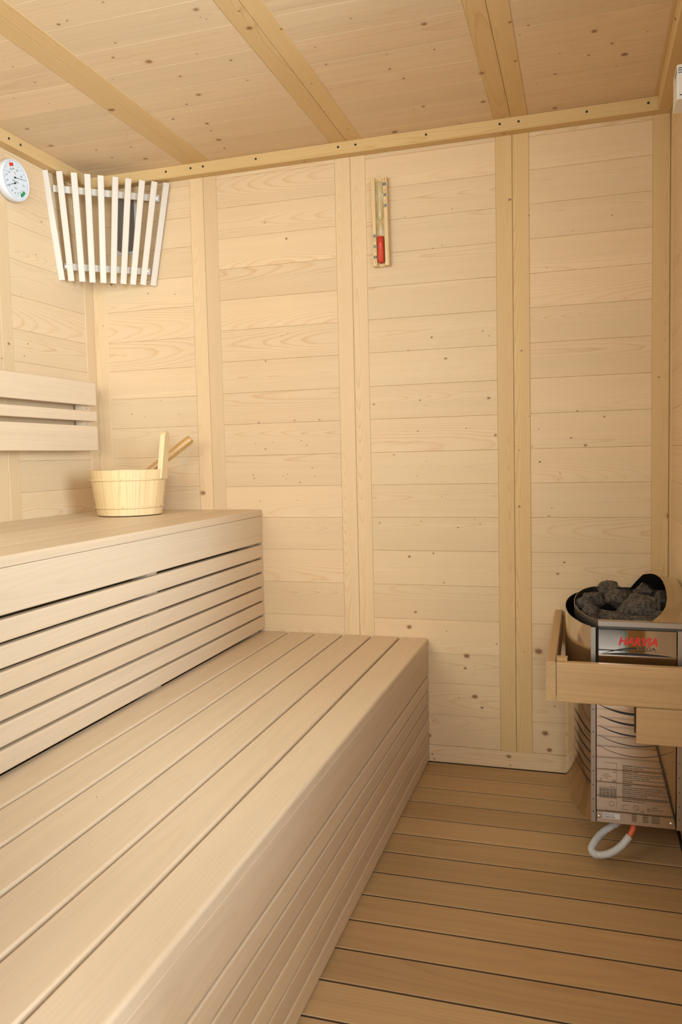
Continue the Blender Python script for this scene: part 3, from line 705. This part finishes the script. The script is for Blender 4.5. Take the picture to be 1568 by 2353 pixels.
# ------------------------------------------------------------------ temperature sensor on the right wall
SN = thing('temperature_sensor', (W, -.30, 1.90), 'small white plastic sensor box high on the right wall', 'sensor')
mb = MB(); box(mb, (W-.0265, -.40, 1.857), (W-.0015, -.315, 1.938), 0, None, .004); cs = mb.build('case', 'sensor', SN)
mb = MB()
for z in (1.929, 1.924, 1.919):
    box(mb, (W-.0268, -.397, z), (W-.0260, -.352, z+.0016)); box(mb, (W-.024, -.4004, z), (W-.010, -.3996, z+.0016))
mb.build('vent_slits', 'black', SN)
mb = MB(); box(mb, (W-.020, -.4006, 1.866), (W-.008, -.3996, 1.868)); mb.build('seam', 'black', SN)
# ------------------------------------------------------------------ heater
HC = V((1.82, -.34, .125))
HT = thing('sauna_heater', HC, 'polished steel sauna heater full of dark stones, behind the wooden safety rail', 'heater')
YP = -.585
OUT = [(1.7155, YP), (1.700, -.562), (1.684, -.525), (1.670, -.482), (1.6595, -.43), (1.6535, -.375), (1.651, -.32), (1.652, -.265), (1.657, -.21), (1.6675, -.155), (1.684, -.108), (1.708, -.078), (1.725, -.070)]
def cr2(pts, k=4):
    return [(p.x, p.y) for p in smoothpath([V((a, b, 0)) for a, b in pts], k)]
OUTS = cr2(OUT)
def wallstrip(mb, path, z0, z1, mi=0, smooth=True, flip=False):
    vs = []; L = 0; wc = []
    for x, y in path: vs += [(x, y, z0), (x, y, z1)]
    fs = [(2*i, 2*i+2, 2*i+3, 2*i+1) for i in range(len(path)-1)]
    if flip: fs = [tuple(reversed(f)) for f in fs]
    mb.add(vs, fs, None, None, mi, smooth)
ZB, ZR = .1235, .600
mb = MB()
wallstrip(mb, OUTS, ZB, ZR)
back = [(1.725, -.070), (1.9295, -.070)]
wallstrip(mb, back, ZB, ZR, smooth=False)
ins = [(x+.0016, y+(.0016 if y < -.3 else -.0016)) for x, y in OUTS]
wallstrip(mb, ins, .45, ZR, 1); wallstrip(mb, [(x, y-.0016) for x, y in back], .45, ZR, 1)
for i in range(len(OUTS)-1):
    a, b, c, d = OUTS[i], OUTS[i+1], ins[i+1], ins[i]
    mb.add([(a[0], a[1], ZR), (b[0], b[1], ZR), (c[0], c[1], ZR), (d[0], d[1], ZR)], [(0, 1, 2, 3)])
wallstrip(mb, [(1.9295, -.070), (1.9295, YP)], ZB, ZR, smooth=False)
loop = OUTS+[(1.9295, -.070), (1.9295, YP)]
mb.add([(x, y, ZB+.002) for x, y in loop], [tuple(range(len(loop)))])
shell = mb.build('outer_shell', ['steel_side', 'dark'], HT)
# curved cut slots along the front part of the side
mb = MB()
for j in range(6):
    zf = .2203+j*.0245
    path = [p for p in OUTS if -.586 < p[1] < -.497]; n = len(path)
    vs = []
    for i, (x, y) in enumerate(path):
        t = i/(n-1); z = zf-.002+.034*t**1.25; th = .0003+.0006*math.sin(math.pi*min(1, t*.8+.1))*(1+j*.25)
        vs += [(x-.0006, y-.0004, z-th), (x-.0006, y-.0004, z+th)]
    mb.add(vs, [(2*i, 2*i+2, 2*i+3, 2*i+1) for i in range(n-1)])
mb.build('side_slots', 'black', shell)
# corner flanges with rivets
for x0, x1 in ((1.7155, 1.7262), (1.9065, 1.9185)):
    mb = MB(); box(mb, (x0, YP-.004, ZB), (x1, YP+.004, ZR-.002)); fl_ = mb.build('corner_flange', 'steel_brushed', HT)
    for z in (.15, .18, .215, .25, .285, .345, .40):
        s = MB(); disc(s, ((x0+x1)/2, YP-.004, z), -Y_, .0016, .0005, 8); s.build('rivet', 'steel_dark', fl_)
# front panel
x0, x1 = 1.7285, 1.9045
mb = MB(); box(mb, (x0, YP-.0015, ZB+.001), (x1, YP+.004, ZR-.006)); fp = mb.build('front_panel', 'steel', HT)
mb = MB(); box(mb, (1.7262, YP+.002, ZB+.002), (1.9065, YP+.008, ZR-.002)); mb.build('panel_recess', 'dark', HT)
mb = MB()
xm = (x0+x1)/2; hw = .083; yv = YP-.0019
for zc, th in ((.537, .006), (.3115, .0009), (.3372, .0016), (.3606, .0034), (.3862, .0048), (.4117, .0055)):
    if zc == .3115: mb.build('upper_vent_slot', 'black', fp); mb = MB()
    n = 24; vs = []
    for i in range(n+1):
        t = -1+2*i/n; s = 1-t*t; x = xm+hw*t
        vs += [(x, yv, zc-.0215*s-.0003), (x, yv, zc-.0215*s+.0003+th*s)] if zc < .5 else [(x, yv, zc-.003+.0*s), (x, yv, zc-.003+.0003+th*s)]
    mb.add(vs, [(2*i, 2*i+2, 2*i+3, 2*i+1) for i in range(n)])
mb.build('vent_slots', 'black', fp)
# logo
mb = MB(); o_ = V((1.7795, yv, .5590)); add_text(mb, 'HARVIA', .0262, o_, X_, Z_, shear=.28, bold=.0009, depth=.0002)
xs = [p[0] for p in mb.v]; sx = (.0865)/(max(xs)-min(xs)); mb.v = [(1.7775+(p[0]-min(xs))*sx, p[1], p[2]) for p in mb.v]
mb.build('maker_lettering', 'logo_red', fp)
mb = MB(); add_text(mb, 'VEGA', .0115, V((1.8215, yv, .5470)), X_, Z_, shear=.1, depth=.0002)
xs = [p[0] for p in mb.v]; sx = .038/(max(xs)-min(xs)); mb.v = [(1.8215+(p[0]-min(xs))*sx, p[1], p[2]) for p in mb.v]
n = 14; vs = []
for i in range(n+1):
    t = i/n; x = 1.7395+.078*t; zc = .5345+.0165*(1-(1-t)**2); th = .0003+.0021*t
    vs += [(x, yv, zc-th), (x, yv, zc+th)]
mb.add(vs, [(2*i, 2*i+2, 2*i+3, 2*i+1) for i in range(n)]); mb.build('model_lettering', 'black', fp)
# printed instructions: left wiring diagram, right text block, bottom table
mb = MB(); R2 = random.Random(3)
def ink(xa, xb, z, h=.0011): mb.add([(xa, yv, z), (xb, yv, z), (xb, yv, z+h), (xa, yv, z+h)], [(0, 1, 2, 3)])
z = .266; k = 0
lens = [1., .45, 1., .35, .93, 1., .6, 1., .25, .98, .2, .9, 1., .8, 1., .55, .97, 1., .5]
for L in lens:
    x = 1.7870; xe = 1.7870+.100*L; first = k % 2 == 0
    while x < xe:
        wd = .004+R2.random()*.010; 
        if first and x < 1.79: wd = .022
        ink(x, min(x+wd, xe), z, .0022 if first and wd == .022 else .0016); x += wd+.0012
    z -= .00475; k += 1
ink(1.7465, 1.7735, .2715, .0005); mb.add([(1.7735, yv, .165), (1.7740, yv, .165), (1.7740, yv, .272), (1.7735, yv, .272)], [(0, 1, 2, 3)])
for z, a, b in ((.254, 1.765, 1.772), (.249, 1.765, 1.772), (.243, 1.745, 1.757), (.238, 1.741, 1.762), (.2335, 1.748, 1.754), (.229, 1.764, 1.772), (.2265, 1.764, 1.772), (.224, 1.764, 1.772), (.231, 1.736, 1.740), (.226, 1.736, 1.740), (.213, 1.758, 1.770), (.2095, 1.734, 1.774)):
    ink(a, b, z, .0008)
for i in range(7):
    for j in range(5): ink(1.7345+j*.008, 1.7345+j*.008+.0068, .186+i*.0032, .0018)
for i in range(3): ink(1.7345, 1.7740, .1845+i*.011, .0004)
def ringmark(cx, cz, r):
    n = 20; vs = []
    for i in range(n+1):
        a = 2*math.pi*i/n; vs += [(cx+r*math.cos(a), yv, cz+r*math.sin(a)), (cx+(r-.0007)*math.cos(a), yv, cz+(r-.0007)*math.sin(a))]
    mb.add(vs, [(2*i, 2*i+1, 2*i+3, 2*i+2) for i in range(n)])
ringmark(1.8175, .166, .0065); mb.add([(1.8130, yv, .1702), (1.8138, yv, .171), (1.8222, yv, .1618), (1.8214, yv, .161)], [(0, 1, 2, 3)])
for a, b in (((1.788, .160), (1.800, .160)), ((1.788, .171), (1.800, .171)), ((1.7875, .160), (1.7875, .1715))):
    ink(a[0], max(b[0], a[0]+.0006), a[1], max(b[1]-a[1], .0005))
add_text(mb, 'CE', .0062, V((1.828, yv, .1575)), X_, Z_, depth=.0001)
for z in (.166, .1615): ink(1.842, 1.850, z, .0014)
for z, a in ((.170, .012), (.1645, .024)): ink(1.853, 1.853+a, z, .0014)
ink(1.746, 1.896, .1545, .0005)
for i in range(5):
    for a, b in ((1.808, 1.820), (1.832, 1.846), (1.852, 1.872)): ink(a, b-R2.random()*.003, .1495-i*.0040, .0018)
ringmark(1.7625, .172, .006)
mb.build('printed_label', 'steel_ink', fp)
mb = MB(); mb.add([(1.7425, yv, .1345), (1.7815, yv, .1345), (1.7815, yv, .1485), (1.7425, yv, .1485)], [(0, 1, 2, 3)])
add_text(mb, 'SERIAL NO.', .0048, V((1.7440, yv-.0003, .1428)), X_, Z_, mi=1, depth=.0001)
add_text(mb, '2748023408', .0052, V((1.7440, yv-.0003, .1368)), X_, Z_, mi=1, depth=.0001)
mb.v = [(p[0], p[1], p[2]) for p in mb.v]
mb.build('serial_sticker', ['label', 'black'], fp)
for x in (1.7335, 1.8945):
    mb = MB(); lathe(mb, (x, YP-.0015, .1375), -Y_, [(.0042, 0), (.0036, .0016), (.002, .0025), (.0001, .0028)], 16); mb.build('screw', 'zinc', fp)
# top rim bar
mb = MB(); box(mb, (1.7315, YP-.010, .6035), (1.9305, YP+.012, .6150), 0, None, .001); mb.build('top_rim', 'steel_brushed', HT)
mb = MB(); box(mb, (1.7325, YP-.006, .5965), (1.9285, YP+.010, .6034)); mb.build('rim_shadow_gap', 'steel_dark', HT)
# inner stone basket
INN = cr2([(1.7315, YP-.008), (1.7165, -.56), (1.702, -.520), (1.686, -.455), (1.6775, -.40), (1.6745, -.34), (1.6765, -.27), (1.683, -.21), (1.696, -.150), (1.712, -.112), (1.727, -.090)])+[(1.93, -.090)]
mb = MB(); wallstrip(mb, INN, .50, .6145); wallstrip(mb, [(x+.0014, y+(.001 if y < -.3 else -.001)) for x, y in INN], .50, .6145)
for i in range(len(INN)-1):
    a, b = INN[i], INN[i+1]; o1 = .0014
    mb.add([(a[0], a[1], .6145), (b[0], b[1], .6145), (b[0]+o1, b[1], .6145), (a[0]+o1, a[1], .6145)], [(0, 1, 2, 3)], mi=1)
wallstrip(mb, [(1.7315, YP+.010), (1.93, YP+.010)], .50, .6145, smooth=False)
mb.build('stone_basket', ['steel_dark', 'steel_brushed'], HT)
mb = MB(); mb.add([(x, y, .545) for x, y in INN+[(1.93, YP)]], [tuple(range(len(INN)+1))]); mb.build('basket_floor', 'dark', HT)
# steam guard: folded sheet arching over the wall side of the stones
A = [(1.8475, -.585, .6124), (1.8732, -.56, .6309), (1.8854, -.53, .6412), (1.8925, -.49, .654), (1.8946, -.45, .6643), (1.8942, -.415, .673), (1.8928, -.38, .6792), (1.8895, -.345, .6832), (1.884, -.31, .6842), (1.8790, -.28, .683), (1.8725, -.25, .6797), (1.8571, -.2, .6695), (1.8430, -.15, .643), (1.8283, -.1, .613)]
Bz = [.612, .618, .626, .640, .652, .660, .666, .669, .670, .669, .666, .657, .640, .613]
mb = MB(); vs = []
for (x, y, z), bz in zip(A, Bz):
    for k in range(5):
        t = k/4; vs.append((x+(1.936-x)*t, y, z+(bz-z)*t))
n = len(A); fs = [(5*i+k, 5*i+k+1, 5*i+k+6, 5*i+k+5) for i in range(n-1) for k in range(4)]
fs = [tuple(reversed(f)) for f in fs]
mb.add(vs, fs, smooth=True)
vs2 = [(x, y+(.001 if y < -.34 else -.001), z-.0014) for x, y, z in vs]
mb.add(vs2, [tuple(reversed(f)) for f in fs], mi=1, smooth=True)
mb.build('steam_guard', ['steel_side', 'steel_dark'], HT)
mb = MB(); box(mb, (1.9300, -.56, .16), (1.9415, -.10, .60)); mb.build('wall_mount', 'steel_dark', HT)
# conduit loop below
P = [(1.800, -.47, .128), (1.790, -.50, .100), (1.7431, -.52, .0660), (1.7215, -.545, .0470), (1.7175, -.56, .0378), (1.7290, -.575, .0352), (1.7568, -.58, .0440), (1.7840, -.575, .0630), (1.8040, -.565, .0860)]
pts = smoothpath(P, 26); rad = []
L = 0
for i, p in enumerate(pts):
    if i: L += (p-pts[i-1]).length
    rad.append(.0088+.0010*math.sin(L*2*math.pi/.0034))
mb = MB(); tube(mb, pts, rad, 16, cap=True); cn = mb.build('conduit', 'conduit', HT)
tag(cn, 'grey corrugated conduit loop')
mb = MB(); tube(mb, smoothpath([(1.7990, -.567, .0805), (1.8060, -.563, .090), (1.8125, -.558, .104), (1.815, -.550, .128)], 6), .0066, 12); tag(mb.build('cable_sleeve', 'orange', HT), 'orange cable sleeve')

# ------------------------------------------------------------------ stones
def clipstone(name, c, dims, seed, rot, label, rough=.16):
    import bmesh
    R3 = random.Random(seed)
    bm = bmesh.new(); bmesh.ops.create_icosphere(bm, subdivisions=4, radius=1.)
    planes = []
    for k in range(11):
        d = V((R3.gauss(0, 1), R3.gauss(0, 1), R3.gauss(0, 1))).normalized(); planes.append((d, .55+.3*R3.random()))
    off = V((seed*3.1, seed*1.7, 0))
    rm = Matrix.Rotation(rot, 3, 'Z') @ Matrix.Rotation(R3.uniform(-.35, .35), 3, 'X')
    for v in bm.verts:
        p = v.co.copy()
        for d, h in planes:
            q = p.dot(d)
            if q > h: p -= d*(q-h)*.92
        q = p*2.2+off
        p *= 1+.16*noise.noise(q)+.07*noise.noise(q*2.7)+.035*noise.noise(q*7)
        p = V((p.x*dims[0], p.y*dims[1], p.z*dims[2]))*1.17; v.co = rm @ p
    me = bpy.data.meshes.new(name); bm.to_mesh(me); bm.free(); me.materials.append(M['rock'])
    o = bpy.data.objects.new(name, me); COL.objects.link(o); o.location = c
    return tag(o, label, 'stone', 'dark stones heaped in the heater')
ST_ = [
 ((1.7660, -.245, .629), (.029, .026, .024), 2, .3, 'round black stone at the top of the heap near the back rim'),
 ((1.7270, -.275, .611), (.036, .024, .022), 5, -.5, 'long knobbly brown stone along the left back of the heap'),
 ((1.7010, -.325, .602), (.022, .024, .022), 8, .9, 'small grey stone at the far left of the heap'),
 ((1.7120, -.415, .594), (.026, .030, .024), 11, .1, 'blocky brown stone against the left basket wall'),
 ((1.7930, -.290, .614), (.034, .030, .028), 14, .5, 'dark rounded stone just left of the largest one'),
 ((1.8430, -.365, .606), (.052, .040, .034), 17, -.1, 'largest stone of the heap, grey brown, in front of the steam guard mouth'),
 ((1.7600, -.400, .588), (.046, .026, .022), 20, .2, 'flat ridged stone across the middle of the heap'),
 ((1.7700, -.510, .590), (.046, .030, .024), 23, .1, 'broad brown stone at the front centre touching the rim'),
 ((1.8320, -.480, .588), (.040, .028, .024), 26, -.4, 'dark flat stone at the front right of the heap'),
 ((1.8560, -.215, .626), (.024, .024, .022), 29, .4, 'grey stone just inside the mouth of the steam guard'),
 ((1.9030, -.235, .606), (.024, .028, .022), 32, .4, 'dim dark stone deepest inside the steam guard'),
 ((1.8850, -.430, .585), (.030, .030, .022), 35, .9, 'shaded stone at the far right under the guard edge'),
 ((1.7340, -.490, .584), (.026, .030, .018), 38, 1.2, 'low flat stone in the front left corner of the basket'),
 ((1.8060, -.200, .600), (.030, .030, .022), 41, .7, 'half hidden stone between the black top stone and the guard'),
 ((1.7200, -.180, .590), (.026, .026, .020), 44, .2, 'small low stone at the back left corner of the basket'),
]
for a in ST_: clipstone('heater_stone', *a)

# ------------------------------------------------------------------ wooden guard rail around the heater
RG = thing('heater_guard_rail', (1.78, -.32, .33), 'wooden safety rail of pale boards boxed around the steel heater', 'rail')
mb = MB(); plank(mb, (1.6140, -.640, .4300), Y_, Z_, -X_, .638, .0945, .0225, .0035, 2, bd=(.35, .42, .3), back=True); mb.build('side_board', 'aspen_floor', RG)
mb = MB(); plank(mb, (1.6378, -.640, .4270), X_, Z_, -Y_, .303, .0955, .0225, .0035, 2, bd=(.62, .5, .2), back=True); mb.build('front_board', 'aspen_floor', RG)
mb = MB(); plank(mb, (1.8150, -.634, .3390), X_, Z_, -Y_, .1260, .0865, .0225, .0035, 2, bd=(.15, .55, .45), back=True); mb.build('lower_front_board', 'aspen_floor', RG)
mb = MB(); box(mb, (1.6375, -.6170, .432), (1.6625, -.5925, .5275), 0, (.2, .6, .5), .002); mb.build('corner_block', 'aspen_floor', RG)
mb = MB(); box(mb, (1.6375, -.026, .425), (1.6620, -.0135, .512), 0, (.7, .2, .8), .001); wb = mb.build('wall_bracket', 'ladle', RG)  # darker brown than the boards, paints the shade on this block
for z in (.490, .447): screwhead(wb, (1.650, -.026, z), -Y_, 'zinc', .0035)
